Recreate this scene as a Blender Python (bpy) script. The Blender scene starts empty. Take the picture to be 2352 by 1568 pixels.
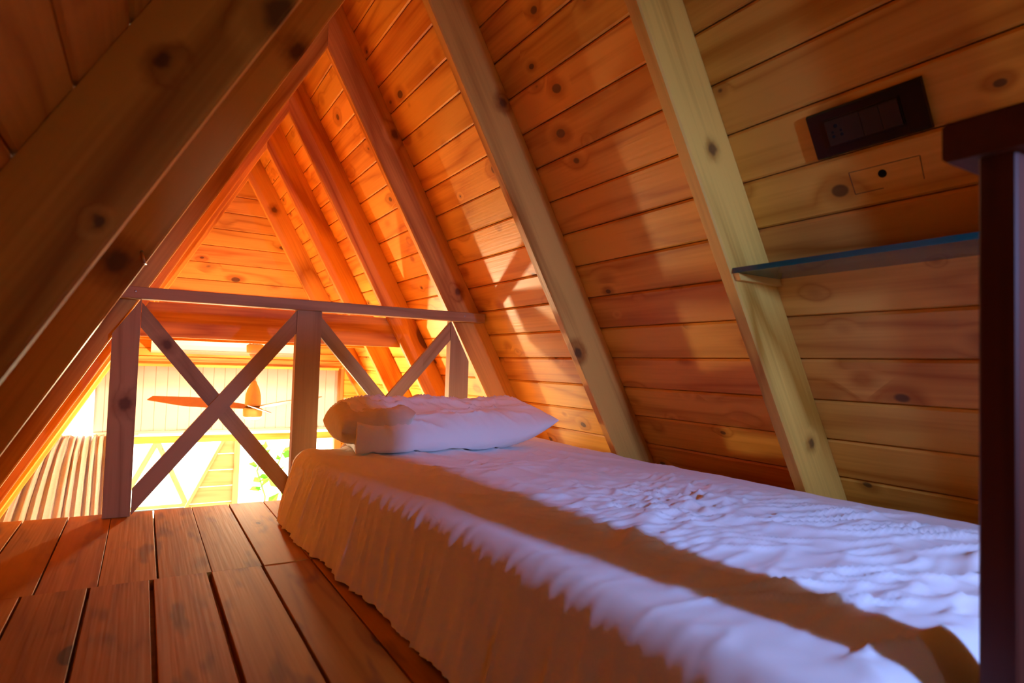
import bpy, bmesh, math, random
from mathutils import Vector, Matrix, noise

random.seed(7)
sc = bpy.context.scene
COL = sc.collection

# ---------------------------------------------------------------- camera
YAW, PITCH, ROLL, FPX = 0.5371, 0.041, 0.0304, 1417.98
fw = Vector((math.sin(YAW) * math.cos(PITCH), math.cos(YAW) * math.cos(PITCH), math.sin(PITCH)))
rt = Vector((math.cos(YAW), -math.sin(YAW), 0))
up = rt.cross(fw)
rt2 = rt * math.cos(ROLL) + up * math.sin(ROLL)
up2 = -rt * math.sin(ROLL) + up * math.cos(ROLL)
cam = bpy.data.cameras.new('camera')
cam.sensor_width = 36
cam.lens = FPX / 2352 * 36
cam.clip_start = 0.02
cam.dof.use_dof = True
cam.dof.focus_distance = 2.2
cam.dof.aperture_fstop = 5.0
camo = bpy.data.objects.new('camera', cam)
COL.objects.link(camo)
camo.matrix_world = Matrix(((rt2.x, up2.x, -fw.x, -0.4873),
                            (rt2.y, up2.y, -fw.y, -2.1015),
                            (rt2.z, up2.z, -fw.z, 0.457), (0, 0, 0, 1)))
sc.camera = camo

# ---------------------------------------------------------------- world, lights, exposure
world = bpy.data.worlds.new('sky')
sc.world = world
world.use_nodes = True
bg = world.node_tree.nodes['Background']
bg.inputs[0].default_value = (0.80, 0.92, 1.0, 1)
bg.inputs[1].default_value = 5.0


def lamp(name, kind, loc, energy, color, **kw):
    d = bpy.data.lights.new(name, kind)
    d.energy = energy
    d.color = color
    for k, v in kw.items():
        setattr(d, k, v)
    o = bpy.data.objects.new(name, d)
    o.location = loc
    COL.objects.link(o)
    return o


# sun outside the far gable: falls through the tall windows onto the hall floor
sun = lamp('sun', 'SUN', (0, 6, 6), 55.0, (1.0, 0.93, 0.80), angle=0.02)
sun.rotation_euler = Vector((0.10, -0.62, -0.78)).to_track_quat('-Z', 'Y').to_euler()
# daylight entering the narrow window of the near gable
nw = lamp('near_window_daylight', 'AREA', (0.205, -2.58, 0.72), 2.7, (0.22, 0.40, 1.0),
          shape='RECTANGLE', size=0.035, size_y=0.06, spread=math.radians(85))
nw.rotation_euler = Vector((0.04, 1, -0.30)).to_track_quat('-Z', 'Z').to_euler()

cy = sc.cycles
cy.max_bounces = 8
cy.diffuse_bounces = 6
cy.glossy_bounces = 2
cy.transmission_bounces = 4
cy.transparent_max_bounces = 6
cy.caustics_reflective = False
cy.caustics_refractive = False

vs = sc.view_settings
vs.view_transform = 'Standard'
vs.look = 'None'
vs.exposure = 0.5
vs.gamma = 1.0
vs.use_curve_mapping = False

# ---------------------------------------------------------------- dimensions
A = 1.0609                      # roof slope
W = 0.9816                      # half width at the loft floor
SA, CA = math.sin(A), math.cos(A)
UMAX = W / CA
ZG = -2.1                       # hall floor
DR = 0.114                      # rafter depth
TW = 0.0314                     # rafter thickness
BW = 0.098                      # roof board width
YN, YF = -2.60, 2.30            # near / far gable
YE = 0.0282                     # loft edge
RY = {4: -1.90, 3: -1.293, 2: -0.681, 1: 0.0, 0: 0.649, -1: 1.196, -2: 1.83}


# ---------------------------------------------------------------- materials
def new_mat(name):
    m = bpy.data.materials.new(name)
    m.use_nodes = True
    nt = m.node_tree
    b = nt.nodes['Principled BSDF']
    return m, nt, b


class NG:
    def __init__(s, nt):
        s.nt = nt

    def n(s, t, **kw):
        o = s.nt.nodes.new(t)
        for k, v in kw.items():
            setattr(o, k, v)
        return o

    def l(s, a, b):
        s.nt.links.new(a, b)

    def val(s, sock, v):
        if hasattr(v, 'is_output') or isinstance(v, bpy.types.NodeSocket):
            s.l(v, sock)
        else:
            sock.default_value = v

    def m(s, op, a, b=0.0, c=0.0, clamp=False):
        o = s.n('ShaderNodeMath', operation=op, use_clamp=clamp)
        s.val(o.inputs[0], a)
        s.val(o.inputs[1], b)
        s.val(o.inputs[2], c)
        return o.outputs[0]

    def vm(s, op, a, b=(0, 0, 0)):
        o = s.n('ShaderNodeVectorMath', operation=op)
        s.val(o.inputs[0], a)
        s.val(o.inputs[1], b)
        return o.outputs['Value'] if op in ('LENGTH', 'DISTANCE', 'DOT_PRODUCT') else o.outputs[0]

    def mix(s, f, a, b, bt='MIX'):
        o = s.n('ShaderNodeMix', data_type='RGBA', blend_type=bt)
        s.val(o.inputs[0], f)
        s.val(o.inputs[6], a)
        s.val(o.inputs[7], b)
        return o.outputs[2]

    def ss(s, x, e0, e1, o0=0.0, o1=1.0):
        o = s.n('ShaderNodeMapRange', interpolation_type='SMOOTHSTEP')
        s.val(o.inputs[0], x)
        for i, v in enumerate((e0, e1, o0, o1)):
            o.inputs[i + 1].default_value = v
        return o.outputs[0]


def rgba(c):
    return (c[0], c[1], c[2], 1)


def wood(name, light, dark, knot=0.5, kscale=(3.4, 9.0), rough=0.5, ring=9.0, jitter=0.22,
         knots=(), stain=None, bump=0.25, spec=0.35, ringmix=0.75):
    """pine with the grain along local X; knots: explicit (x, y, z, radius) in local coordinates"""
    m, nt, b = new_mat(name)
    g = NG(nt)
    tc = g.n('ShaderNodeTexCoord').outputs['Object']
    rnd = g.n('ShaderNodeObjectInfo').outputs['Random']
    off = g.n('ShaderNodeCombineXYZ')
    g.l(g.m('MULTIPLY', rnd, 37.0), off.inputs[0])
    g.l(g.m('MULTIPLY', rnd, 91.0), off.inputs[1])
    g.l(g.m('MULTIPLY', rnd, 53.0), off.inputs[2])
    p = g.vm('ADD', tc, off.outputs[0])
    # random knots
    vor = g.n('ShaderNodeTexVoronoi', feature='F1')
    vor.inputs['Scale'].default_value = 1
    vor.inputs['Randomness'].default_value = 1.0
    kp = g.vm('MULTIPLY', p, (kscale[0], kscale[1], kscale[1]))
    n3 = g.n('ShaderNodeTexNoise')
    n3.inputs['Scale'].default_value = 3.0
    n3.inputs['Detail'].default_value = 1
    g.l(p, n3.inputs['Vector'])
    g.l(g.vm('ADD', kp, g.vm('MULTIPLY', g.vm('SUBTRACT', n3.outputs['Color'], (0.5, 0.5, 0.5)), (0.5, 0.5, 0.5))), vor.inputs['Vector'])
    sep = g.n('ShaderNodeSeparateColor')
    g.l(vor.outputs['Color'], sep.inputs[0])
    gate = g.ss(sep.outputs[0], 1 - knot, 1 - knot + 0.02)
    size = g.m('MULTIPLY_ADD', sep.outputs[1], 0.13, 0.05)
    kd = g.m('DIVIDE', vor.outputs['Distance'], size)
    kmask = g.m('MULTIPLY', g.ss(kd, 0.75, 1.05, 1, 0), gate)
    khalo = g.m('MULTIPLY', g.ss(kd, 0.9, 3.6, 1, 0), gate)
    if knots:
        wb2 = g.n('ShaderNodeTexNoise')
        wb2.inputs['Scale'].default_value = 45
        g.l(tc, wb2.inputs['Vector'])
        tcw = g.vm('ADD', tc, g.vm('MULTIPLY', g.vm('SUBTRACT', wb2.outputs['Color'], (0.5, 0.5, 0.5)), (0.016, 0.016, 0.016)))
    for (kx, ky, kz, kr) in knots:
        d = g.vm('LENGTH', g.vm('MULTIPLY', g.vm('SUBTRACT', tcw, (kx, ky, kz)), (0.8, 1, 1)))
        d = g.m('DIVIDE', d, kr)
        kmask = g.m('MAXIMUM', kmask, g.ss(d, 0.5, 1.25, 0.95, 0))
        khalo = g.m('MAXIMUM', khalo, g.ss(d, 0.9, 3.4, 1, 0))
    # rings
    n1 = g.n('ShaderNodeTexNoise')
    n1.inputs['Scale'].default_value = 1
    n1.inputs['Detail'].default_value = 1.5
    g.l(g.vm('MULTIPLY', p, (0.9, 8.5, 8.5)), n1.inputs['Vector'])
    rv = g.m('MULTIPLY_ADD', khalo, 0.13, n1.outputs['Fac'])
    rg = g.m('PINGPONG', g.m('MULTIPLY', rv, ring), 1.0)
    rg = g.m('POWER', rg, 2.2)
    n2 = g.n('ShaderNodeTexNoise')
    n2.inputs['Scale'].default_value = 1
    n2.inputs['Detail'].default_value = 1
    g.l(g.vm('MULTIPLY', p, (4, 130, 130)), n2.inputs['Vector'])
    fac = g.m('MULTIPLY', rg, ringmix)
    fac = g.m('ADD', fac, g.m('MULTIPLY', g.m('SUBTRACT', n2.outputs['Fac'], 0.5), 0.7))
    fac = g.m('ADD', fac, g.m('MULTIPLY', g.m('SUBTRACT', n3.outputs['Fac'], 0.5), 1.0), clamp=True)
    col = g.mix(fac, rgba(light), rgba(dark))
    if stain:
        n4 = g.n('ShaderNodeTexNoise')
        n4.inputs['Scale'].default_value = 1
        n4.inputs['Detail'].default_value = 2
        g.l(g.vm('MULTIPLY', p, (5, 22, 22)), n4.inputs['Vector'])
        col = g.mix(g.ss(n4.outputs['Fac'], 0.55, 0.72, 0, 0.75), col, rgba(stain))
    halo_c = (dark[0] * 0.75, dark[1] * 0.6, dark[2] * 0.5)
    col = g.mix(g.m('MULTIPLY', g.m('POWER', khalo, 2.0), 0.55), col, rgba(halo_c))
    col = g.mix(g.m('MULTIPLY', kmask, 0.82), col, (0.085, 0.030, 0.010, 1))
    hsv = g.n('ShaderNodeHueSaturation')
    g.l(col, hsv.inputs['Color'])
    wn = g.n('ShaderNodeTexWhiteNoise', noise_dimensions='1D')
    g.l(rnd, wn.inputs['W'])
    g.l(g.m('MULTIPLY_ADD', wn.outputs['Value'], jitter, 1 - jitter / 2), hsv.inputs['Value'])
    g.l(g.m('MULTIPLY_ADD', rnd, 0.016, 0.492), hsv.inputs['Hue'])
    g.l(hsv.outputs['Color'], b.inputs['Base Color'])
    b.inputs['Roughness'].default_value = rough
    b.inputs['Specular IOR Level'].default_value = spec
    bp = g.n('ShaderNodeBump')
    bp.inputs['Strength'].default_value = bump
    bp.inputs['Distance'].default_value = 0.002
    g.l(n2.outputs['Fac'], bp.inputs['Height'])
    g.l(bp.outputs[0], b.inputs['Normal'])
    return m


def plain(name, col, rough=0.5, spec=0.4, metal=0.0, noise_amt=0.06, nscale=40):
    m, nt, b = new_mat(name)
    g = NG(nt)
    n = g.n('ShaderNodeTexNoise')
    n.inputs['Scale'].default_value = nscale
    n.inputs['Detail'].default_value = 2
    g.l(g.n('ShaderNodeTexCoord').outputs['Object'], n.inputs['Vector'])
    c2 = tuple(max(0, v * (1 - noise_amt * 3)) for v in col)
    g.l(g.mix(n.outputs['Fac'], rgba(col), rgba(c2)), b.inputs['Base Color'])
    b.inputs['Roughness'].default_value = rough
    b.inputs['Specular IOR Level'].default_value = spec
    b.inputs['Metallic'].default_value = metal
    return m


PINE_L, PINE_D = (0.84, 0.42, 0.07), (0.53, 0.185, 0.016)
M = {}
M['roof'] = wood('pine_roof_boards', PINE_L, PINE_D, knot=0.62, kscale=(8.0, 12.0), rough=0.45)
M['gable'] = wood('pine_gable_boards', (0.84, 0.41, 0.068), (0.53, 0.185, 0.016), knot=0.6, kscale=(5, 9), rough=0.5)
M['slab'] = wood('pine_backing', (0.50, 0.22, 0.05), (0.32, 0.12, 0.02), knot=0.2)
M['floor'] = wood('pine_floor_planks', (0.50, 0.205, 0.016), (0.35, 0.125, 0.008), knot=0.5, kscale=(4, 10), rough=0.7, spec=0.2, jitter=0.25,
                  stain=(0.20, 0.075, 0.022), bump=0.35)
M['beam'] = wood('pine_beam', (0.80, 0.43, 0.085), (0.42, 0.155, 0.017), knot=0.25, kscale=(2.2, 7), rough=0.5, ring=5.5, ringmix=1.0)
M['rail'] = wood('weathered_pine', (0.42, 0.26, 0.13), (0.26, 0.14, 0.06), knot=0.18, kscale=(2.5, 8), rough=0.6, ring=8)
M['dark'] = wood('dark_red_wood', (0.10, 0.026, 0.012), (0.050, 0.012, 0.006), knot=0.05, rough=0.5, bump=0.1)
M['outwood'] = wood('outdoor_pine', (0.42, 0.22, 0.06), (0.30, 0.14, 0.03), knot=0.4)


def beam_mat(name, knots):
    return wood(name, (0.80, 0.43, 0.085), (0.42, 0.155, 0.017), knot=0.2, kscale=(2.2, 7), rough=0.5, ring=5.5, ringmix=1.0, knots=knots)


# ---------------------------------------------------------------- mesh helpers
def tag(o, label=None, cat=None, group=None, kind=None):
    if label:
        o['label'] = label
    if cat:
        o['category'] = cat
    if group:
        o['group'] = group
    if kind:
        o['kind'] = kind
    return o


def link(name, me, mat=None, parent=None):
    o = bpy.data.objects.new(name, me)
    COL.objects.link(o)
    if mat is not None and me is not None and len(me.materials) == 0:
        me.materials.append(mat)
    if parent is not None:
        o.parent = parent
    return o


def mesh(name, verts, faces, mat=None, parent=None, smooth=False):
    me = bpy.data.meshes.new(name)
    me.from_pydata([tuple(v) for v in verts], [], faces)
    bm = bmesh.new()
    bm.from_mesh(me)
    bmesh.ops.recalc_face_normals(bm, faces=bm.faces)
    bm.to_mesh(me)
    bm.free()
    if smooth:
        for p in me.polygons:
            p.use_smooth = True
    return link(name, me, mat, parent)


def empty(name, loc=(0, 0, 0)):
    o = bpy.data.objects.new(name, None)
    o.empty_display_size = 0.05
    o.location = loc
    COL.objects.link(o)
    return o


def frame(origin, x, z):
    x = Vector(x).normalized()
    z = Vector(z)
    y = z.cross(x).normalized()
    z = x.cross(y)
    o = Vector(origin)
    return Matrix(((x.x, y.x, z.x, o.x), (x.y, y.y, z.y, o.y), (x.z, y.z, z.z, o.z), (0, 0, 0, 1)))


def set_world(o, mw):
    """place an object in world space, also when its parent (an unrotated empty) is shifted"""
    if o.parent is not None:
        o.matrix_basis = Matrix.Translation(-Vector(o.parent.location)) @ mw
    else:
        o.matrix_basis = mw


def prism_mesh(name, prof, x0, x1, chamfer_ends=0.0):
    """profile (y, z) points extruded along local X"""
    n = len(prof)
    v = [(x0, y, z) for y, z in prof] + [(x1, y, z) for y, z in prof]
    f = [tuple(range(n))[::-1], tuple(range(n, 2 * n))]
    f += [(i, (i + 1) % n, n + (i + 1) % n, n + i) for i in range(n)]
    me = bpy.data.meshes.new(name)
    me.from_pydata(v, [], f)
    bm = bmesh.new()
    bm.from_mesh(me)
    bmesh.ops.recalc_face_normals(bm, faces=bm.faces)
    bm.to_mesh(me)
    bm.free()
    return me


def board_prof(w, t, c, gap=0.0012):
    """board lying in local XY, face at z = 0, body below it, long edges chamfered"""
    a = w / 2 - gap
    return [(-a, -t), (a, -t), (a, -c), (a - c, 0), (-a + c, 0), (-a, -c)]


def rect_prof(y0, y1, z0, z1, c=0.003):
    return [(y0 + c, z0), (y1 - c, z0), (y1, z0 + c), (y1, z1 - c), (y1 - c, z1), (y0 + c, z1), (y0, z1 - c), (y0, z0 + c)]


def bar(name, p0, p1, width, depth, mat, parent=None, zdir=(0, -1, 0), c=0.003, me=None):
    """a squared timber from p0 to p1 centred on that line: width across, depth along zdir"""
    p0, p1 = Vector(p0), Vector(p1)
    L = (p1 - p0).length
    me = prism_mesh(name, rect_prof(-width / 2, width / 2, -depth / 2, depth / 2, c), 0, L)
    o = link(name, me, mat, parent)
    set_world(o, frame(p0, p1 - p0, zdir))
    return o


def box(name, lo, hi, mat, parent=None, c=0.002, axis='x'):
    """axis-aligned bevelled box; the grain runs along axis"""
    lo, hi = Vector(lo), Vector(hi)
    cen = (lo + hi) / 2
    s = hi - lo
    if axis == 'x':
        me = prism_mesh(name, rect_prof(-s.y / 2, s.y / 2, -s.z / 2, s.z / 2, c), -s.x / 2, s.x / 2)
        mw = frame(cen, (1, 0, 0), (0, 0, 1))
    elif axis == 'y':
        me = prism_mesh(name, rect_prof(-s.x / 2, s.x / 2, -s.z / 2, s.z / 2, c), -s.y / 2, s.y / 2)
        mw = frame(cen, (0, 1, 0), (0, 0, 1))
    else:
        me = prism_mesh(name, rect_prof(-s.x / 2, s.x / 2, -s.y / 2, s.y / 2, c), -s.z / 2, s.z / 2)
        mw = frame(cen, (0, 0, 1), (0, 1, 0))
    o = link(name, me, mat, parent)
    set_world(o, mw)
    return o


def lathe(name, prof, center, mat, parent=None, seg=32, axis='z'):
    v, f = [], []
    for r, z in prof:
        for i in range(seg):
            t = 2 * math.pi * i / seg
            v.append((r * math.cos(t), r * math.sin(t), z))
    for k in range(len(prof) - 1):
        for i in range(seg):
            j = (i + 1) % seg
            f.append((k * seg + i, k * seg + j, (k + 1) * seg + j, (k + 1) * seg + i))
    f.append(tuple(range(seg))[::-1])
    f.append(tuple(range((len(prof) - 1) * seg, len(prof) * seg)))
    o = mesh(name, v, f, mat, parent, smooth=True)
    set_world(o, Matrix.Translation(Vector(center)))
    return o


def tube(name, pts, r, mat, parent=None, seg=8):
    pts = [Vector(p) for p in pts]
    v, f = [], []
    for i, p in enumerate(pts):
        d = (pts[min(i + 1, len(pts) - 1)] - pts[max(i - 1, 0)]).normalized()
        a = d.orthogonal().normalized()
        if i and prev is not None:
            a = (prev - d * prev.dot(d)).normalized()
        prev = a
        b = d.cross(a)
        for k in range(seg):
            t = 2 * math.pi * k / seg
            v.append(p + (a * math.cos(t) + b * math.sin(t)) * r)
    for i in range(len(pts) - 1):
        for k in range(seg):
            j = (k + 1) % seg
            f.append((i * seg + k, i * seg + j, (i + 1) * seg + j, (i + 1) * seg + k))
    f.append(tuple(range(seg))[::-1])
    f.append(tuple(range((len(pts) - 1) * seg, len(pts) * seg)))
    return mesh(name, v, f, mat, parent, smooth=True)


def R_(u, y, off=0.0):
    """point on the right slope: u up the slope, off into the room"""
    return Vector((W - u * CA - off * SA, y, u * SA - off * CA))


def L_(u, y, off=0.0):
    p = R_(u, y, off)
    return Vector((-p.x, p.y, p.z))


NIN_R = Vector((-SA, 0, -CA))
NIN_L = Vector((SA, 0, -CA))


def slab(name, a, b, c, d, nrm, t, mat, parent=None):
    """quad a b c d thickened by t along nrm"""
    q = [Vector(p) for p in (a, b, c, d)]
    n = Vector(nrm) * t
    v = q + [p + n for p in q]
    f = [(0, 1, 2, 3), (7, 6, 5, 4), (0, 4, 5, 1), (1, 5, 6, 2), (2, 6, 7, 3), (3, 7, 4, 0)]
    return mesh(name, v, f, mat, parent)


# ---------------------------------------------------------------- roof slopes (walls of the A-frame)
UB = ZG / SA
wr = tag(slab('wall_right', R_(UB, YN, -0.017), R_(UB, YF + 0.09, -0.017), R_(UMAX + .02, YF + 0.09, -0.017), R_(UMAX + .02, YN, -0.017), -NIN_R, 0.05, M['slab']), kind='structure')
wl = tag(slab('wall_left', L_(UB, YN, -0.017), L_(UB, YF + 0.09, -0.017), L_(UMAX + .02, YF + 0.09, -0.017), L_(UMAX + .02, YN, -0.017), -NIN_L, 0.05, M['slab']), kind='structure')
zt_r = W * math.tan(A) + 0.055
wr['label'] = 'right roof slope clad in horizontal knotty pine boards'
wl['label'] = 'left roof slope clad in horizontal knotty pine boards'

rg_ = tag(mesh('ceiling', [(-0.09, YN - .04, zt_r - 0.02), (0.09, YN - .04, zt_r - 0.02), (0, YN - .04, zt_r + 0.15), (-0.09, YF + .3, zt_r - 0.02), (0.09, YF + .3, zt_r - 0.02), (0, YF + .3, zt_r + 0.15)],
          [(0, 2, 1), (3, 4, 5), (0, 1, 4, 3), (1, 2, 5, 4), (2, 0, 3, 5)], M['slab']), kind='structure')
rg_['label'] = 'ridge board capping the two roof slopes'

spans = [(YN, -1.278), (-1.278, -0.665), (-0.665, 0.0157), (0.0157, 1.212), (1.212, YF)]
span_mesh = [prism_mesh('board', board_prof(BW, 0.0165, 0.0042), -(b - a) / 2 + 0.0006, (b - a) / 2 - 0.0006) for a, b in spans]
for me in span_mesh:
    me.materials.append(M['roof'])
full_l = [(YN, -0.665), (-0.665, YF)]
left_mesh = [prism_mesh('board', board_prof(BW, 0.0165, 0.0042), -(b - a) / 2 + 0.0006, (b - a) / 2 - 0.0006) for a, b in full_l]
for me in left_mesh:
    me.materials.append(M['roof'])
for k in range(-5, 27):
    uc = 1.5422 - BW * k - BW / 2
    if uc + BW / 2 > UMAX:
        continue
    for (a, b), me in zip(spans, span_mesh):
        if b < 0.1 and uc < -0.06:
            continue
        o = link('board', me, None, wr)
        o.matrix_basis = frame(R_(uc, (a + b) / 2), (0, 1, 0), NIN_R)
    for (a, b), me in zip(full_l, left_mesh):
        if b < 0.1 and uc < -0.06:
            continue
        o = link('board', me, None, wl)
        o.matrix_basis = frame(L_(uc, (a + b) / 2), (0, 1, 0), NIN_L)

# ---------------------------------------------------------------- loft floor
fl = tag(slab('floor', (-W, YN, -0.022), (W, YN, -0.022), (W, YE - 0.01, -0.022), (-W, YE - 0.01, -0.022), (0, 0, -1), 0.10, M['slab']), kind='structure')
fl['label'] = 'loft floor of worn orange pine planks'
YX = -0.6296


def planks(x0, w, y0, y1, gaps):
    k0 = int((x0 + W) / w) + 1
    for k in range(-k0, 40):
        xa = x0 + k * w
        xb = xa + w
        if xb < -W or xa > W:
            continue
        g = gaps[k % len(gaps)]
        me = prism_mesh('plank', board_prof(w, 0.022, 0.0008, gap=g / 2), -(y1 - y0) / 2 + 0.0008, (y1 - y0) / 2 - 0.0008)
        o = link('plank', me, M['floor'], fl)
        dz = random.uniform(-0.0008, 0.0006)
        o.matrix_basis = frame(((xa + xb) / 2 + random.uniform(-.001, .001), (y0 + y1) / 2, dz), (0, 1, 0), (0, 0, 1))


planks(-0.7464, 0.1018, YX, YE, [0.004, 0.003, 0.0015, 0.004, 0.0018, 0.003])
planks(-0.6648, 0.1066, YN, YX, [0.006, 0.008, 0.009, 0.008, 0.005, 0.002])

# hall below
hf = tag(slab('floor_hall', (-2.3, YN, ZG), (2.3, YN, ZG), (2.3, YF + .3, ZG), (-2.3, YF + .3, ZG), (0, 0, -1), 0.1,
              wood('hall_floor_wood', (0.66, 0.33, 0.08), (0.48, 0.20, 0.04), knot=0.2)), kind='structure')
hf['label'] = 'wooden floor of the hall below the loft'

# ---------------------------------------------------------------- near gable wall with a narrow window
NX0, NX1, NZ0, NZ1 = 0.145, 0.305, 0.46, 0.94
VX0, VX1 = -0.345, -0.285           # added window out of view, lets sky fill reach the left rafters


def hw(z, off=0.0):
    return W - z / math.tan(A) - off


def wall_poly(name, polys, y, t, mat, parent=None, kind=None):
    v, f = [], []
    for poly in polys:
        n = len(poly)
        b = len(v)
        v += [(x, y, z) for x, z in poly] + [(x, y + t, z) for x, z in poly]
        f += [tuple(range(b, b + n)), tuple(range(b + n, b + 2 * n))[::-1]]
        f += [(b + i, b + (i + 1) % n, b + n + (i + 1) % n, b + n + i) for i in range(n)]
    o = mesh(name, v, f, mat, parent)
    if kind:
        o['kind'] = kind
    return o


zt = W * math.tan(A)
wn_ = wall_poly('wall_near', [
    [(-hw(ZG), ZG), (hw(ZG), ZG), (hw(NZ0), NZ0), (-hw(NZ0), NZ0)],
    [(-hw(NZ0), NZ0), (VX0, NZ0), (VX0, NZ1), (-hw(NZ1), NZ1)],
    [(VX1, NZ0), (NX0, NZ0), (NX0, NZ1), (VX1, NZ1)],
    [(NX1, NZ0), (hw(NZ0), NZ0), (hw(NZ1), NZ1), (NX1, NZ1)],
    [(-hw(NZ1), NZ1), (hw(NZ1), NZ1), (0, zt)]], YN - 0.04, 0.04, M['gable'], kind='structure')
wn_['label'] = 'near gable wall of pine with a narrow window'

# ---------------------------------------------------------------- far gable wall: boards, window, trim
ZH = 0.41                        # head of the glazing
XR = 0.715                       # right end of the glazing
wf = wall_poly('wall_far', [
    [(-hw(ZH), ZH), (hw(ZH), ZH), (0, zt)],
    [(XR, ZG), (hw(ZG), ZG), (hw(ZH), ZH), (XR, ZH)]], YF + 0.017, 0.05, M['slab'], kind='structure')
wf['label'] = 'far gable wall of horizontal knotty pine boards'
SEAM0, GB = 0.957, 0.1128


def gable_board(z0, z1, x0, x1):
    """horizontal board whose ends follow the slopes where they reach them"""
    c, g = 0.004, 0.001
    t = 0.016
    z0 += g
    z1 -= g
    pts = []
    for (z, yy) in ((z0, 0.0), (z0, 0.0), (z1, 0.0), (z1, 0.0)):
        pass
    def ends(z):
        return (max(-hw(z), x0 if x0 is not None else -9), min(hw(z), x1 if x1 is not None else 9))
    rows = [(z0, t), (z0, c), (z0 + c, 0), (z1 - c, 0), (z1, c), (z1, t)]
    cz = (z0 + z1) / 2
    v = []
    for s in (0, 1):
        for z, yy in rows:
            v.append((ends(z)[s], yy, z - cz))
    f = [(0, 1, 2, 3, 4, 5), (11, 10, 9, 8, 7, 6)] + [(i, (i + 1) % 6, 6 + (i + 1) % 6, 6 + i) for i in range(6)]
    o = mesh('board', v, f, M['gable'], wf)
    o.location = (0, YF, cz)


for k in range(-5, 8):
    z0 = SEAM0 + k * GB
    z1 = z0 + GB
    if z1 > zt - 0.02:
        z1 = zt - 0.02
        if z1 - z0 < .03:
            break
    gable_board(max(z0, ZH + 0.03), z1, None, None)
z = ZH + 0.03
while z > -1.0:
    gable_board(z - GB, z, XR + 0.03, None)
    z -= GB

# glazing: frame members as parts of the window
M['glass'], nt, b = new_mat('window_glass')
g = NG(nt)
tr = g.n('ShaderNodeBsdfTransparent')
gl = g.n('ShaderNodeBsdfGlossy')
gl.inputs['Roughness'].default_value = 0.02
mx = g.n('ShaderNodeMixShader')
mx.inputs[0].default_value = 0.05
g.l(tr.outputs[0], mx.inputs[1])
g.l(gl.outputs[0], mx.inputs[2])
g.l(mx.outputs[0], nt.nodes['Material Output'].inputs['Surface'])

ZM = -0.05                       # transom between the upper and lower lights
win1 = tag(empty('window_1', (0, YF, ZM)), 'upper glazing of the far gable behind the striped blind', kind='structure')
win2 = tag(empty('window_2', (0, YF, ZG)), 'tall bright lower glazing of the far gable', kind='structure')
box('window_frame', (-0.80, YF - 0.02, ZH - 0.005), (XR + 0.03, YF + 0.04, ZH + 0.045), M['beam'], win1)
box('window_frame', (-1.02, YF - 0.01, ZM - 0.03), (XR + 0.03, YF + 0.04, ZM + 0.015), M['beam'], win1)
box('window_frame', (XR - 0.02, YF - 0.01, ZM), (XR + 0.03, YF + 0.04, ZH), M['outwood'], win1, axis='z')
bar('window_frame', L_(ZM / SA, YF + 0.015, 0.03), L_(ZH / SA, YF + 0.015, 0.03), 0.05, 0.06, M['outwood'], win1)
mesh('pane', [(-hw(ZM), YF + 0.02, ZM), (XR, YF + 0.02, ZM), (XR, YF + 0.02, ZH), (-hw(ZH), YF + 0.02, ZH),
              (-hw(ZM), YF + 0.024, ZM), (XR, YF + 0.024, ZM), (XR, YF + 0.024, ZH), (-hw(ZH), YF + 0.024, ZH)],
     [(0, 1, 2, 3), (7, 6, 5, 4), (0, 4, 5, 1), (1, 5, 6, 2), (2, 6, 7, 3), (3, 7, 4, 0)], M['glass'], win1)
ZL = ZG + 0.12
box('window_frame', (XR - 0.02, YF - 0.01, ZL), (XR + 0.03, YF + 0.04, ZM - 0.035), M['outwood'], win2, axis='z')
box('window_frame', (-2.0, YF - 0.01, ZG), (XR + 0.03, YF + 0.04, ZL), M['outwood'], win2)
bar('window_frame', L_(ZL / SA, YF + 0.015, 0.03), L_(ZM / SA, YF + 0.015, 0.03), 0.05, 0.06, M['outwood'], win2)
for xa, xb in ((-0.62, 0.02), (0.02, XR)):
    mesh('pane', [(xa, YF + 0.02, ZL), (xb, YF + 0.02, ZL), (xb, YF + 0.02, ZM), (xa, YF + 0.02, ZM),
                  (xa, YF + 0.024, ZL), (xb, YF + 0.024, ZL), (xb, YF + 0.024, ZM), (xa, YF + 0.024, ZM)],
         [(0, 1, 2, 3), (7, 6, 5, 4), (0, 4, 5, 1), (1, 5, 6, 2), (2, 6, 7, 3), (3, 7, 4, 0)], M['glass'], win2)

# near window: frame and pane
for wname, a_, b_, lab_ in (('window_3', NX0, NX1, 'narrow window of the near gable'), ('window_fill', VX0, VX1, 'added unseen opening in the near gable, sky fill for the left rafters')):
    win = tag(empty(wname, ((a_ + b_) / 2, YN, NZ0)), lab_, kind='structure')
    for lo, hi, ax in (((a_ - .03, YN, NZ0 - .03), (b_ + .03, YN + .015, NZ0), 'x'), ((a_ - .03, YN, NZ1), (b_ + .03, YN + .015, NZ1 + .03), 'x'),
                       ((a_ - .03, YN, NZ0), (a_, YN + .015, NZ1), 'z'), ((b_, YN, NZ0), (b_ + .03, YN + .015, NZ1), 'z')):
        box('window_frame', lo, hi, M['beam'], win, axis=ax)
    slab('pane', (a_, YN - .025, NZ0), (b_, YN - .025, NZ0), (b_, YN - .025, NZ1), (a_, YN - .025, NZ1), (0, -1, 0), .004, M['glass'], win)
wp = tag(wall_poly('wall_light_blocker', [[(0.06, 0.0), (0.08, 0.0), (0.08, 1.585), (0.06, 1.585)]], YN + 0.001, 0.40, M['gable']), kind='structure')  # added out of view to cut the near window light on the left
wp['label'] = 'added unseen pine panel that blocks the near window light on the left'
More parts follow.
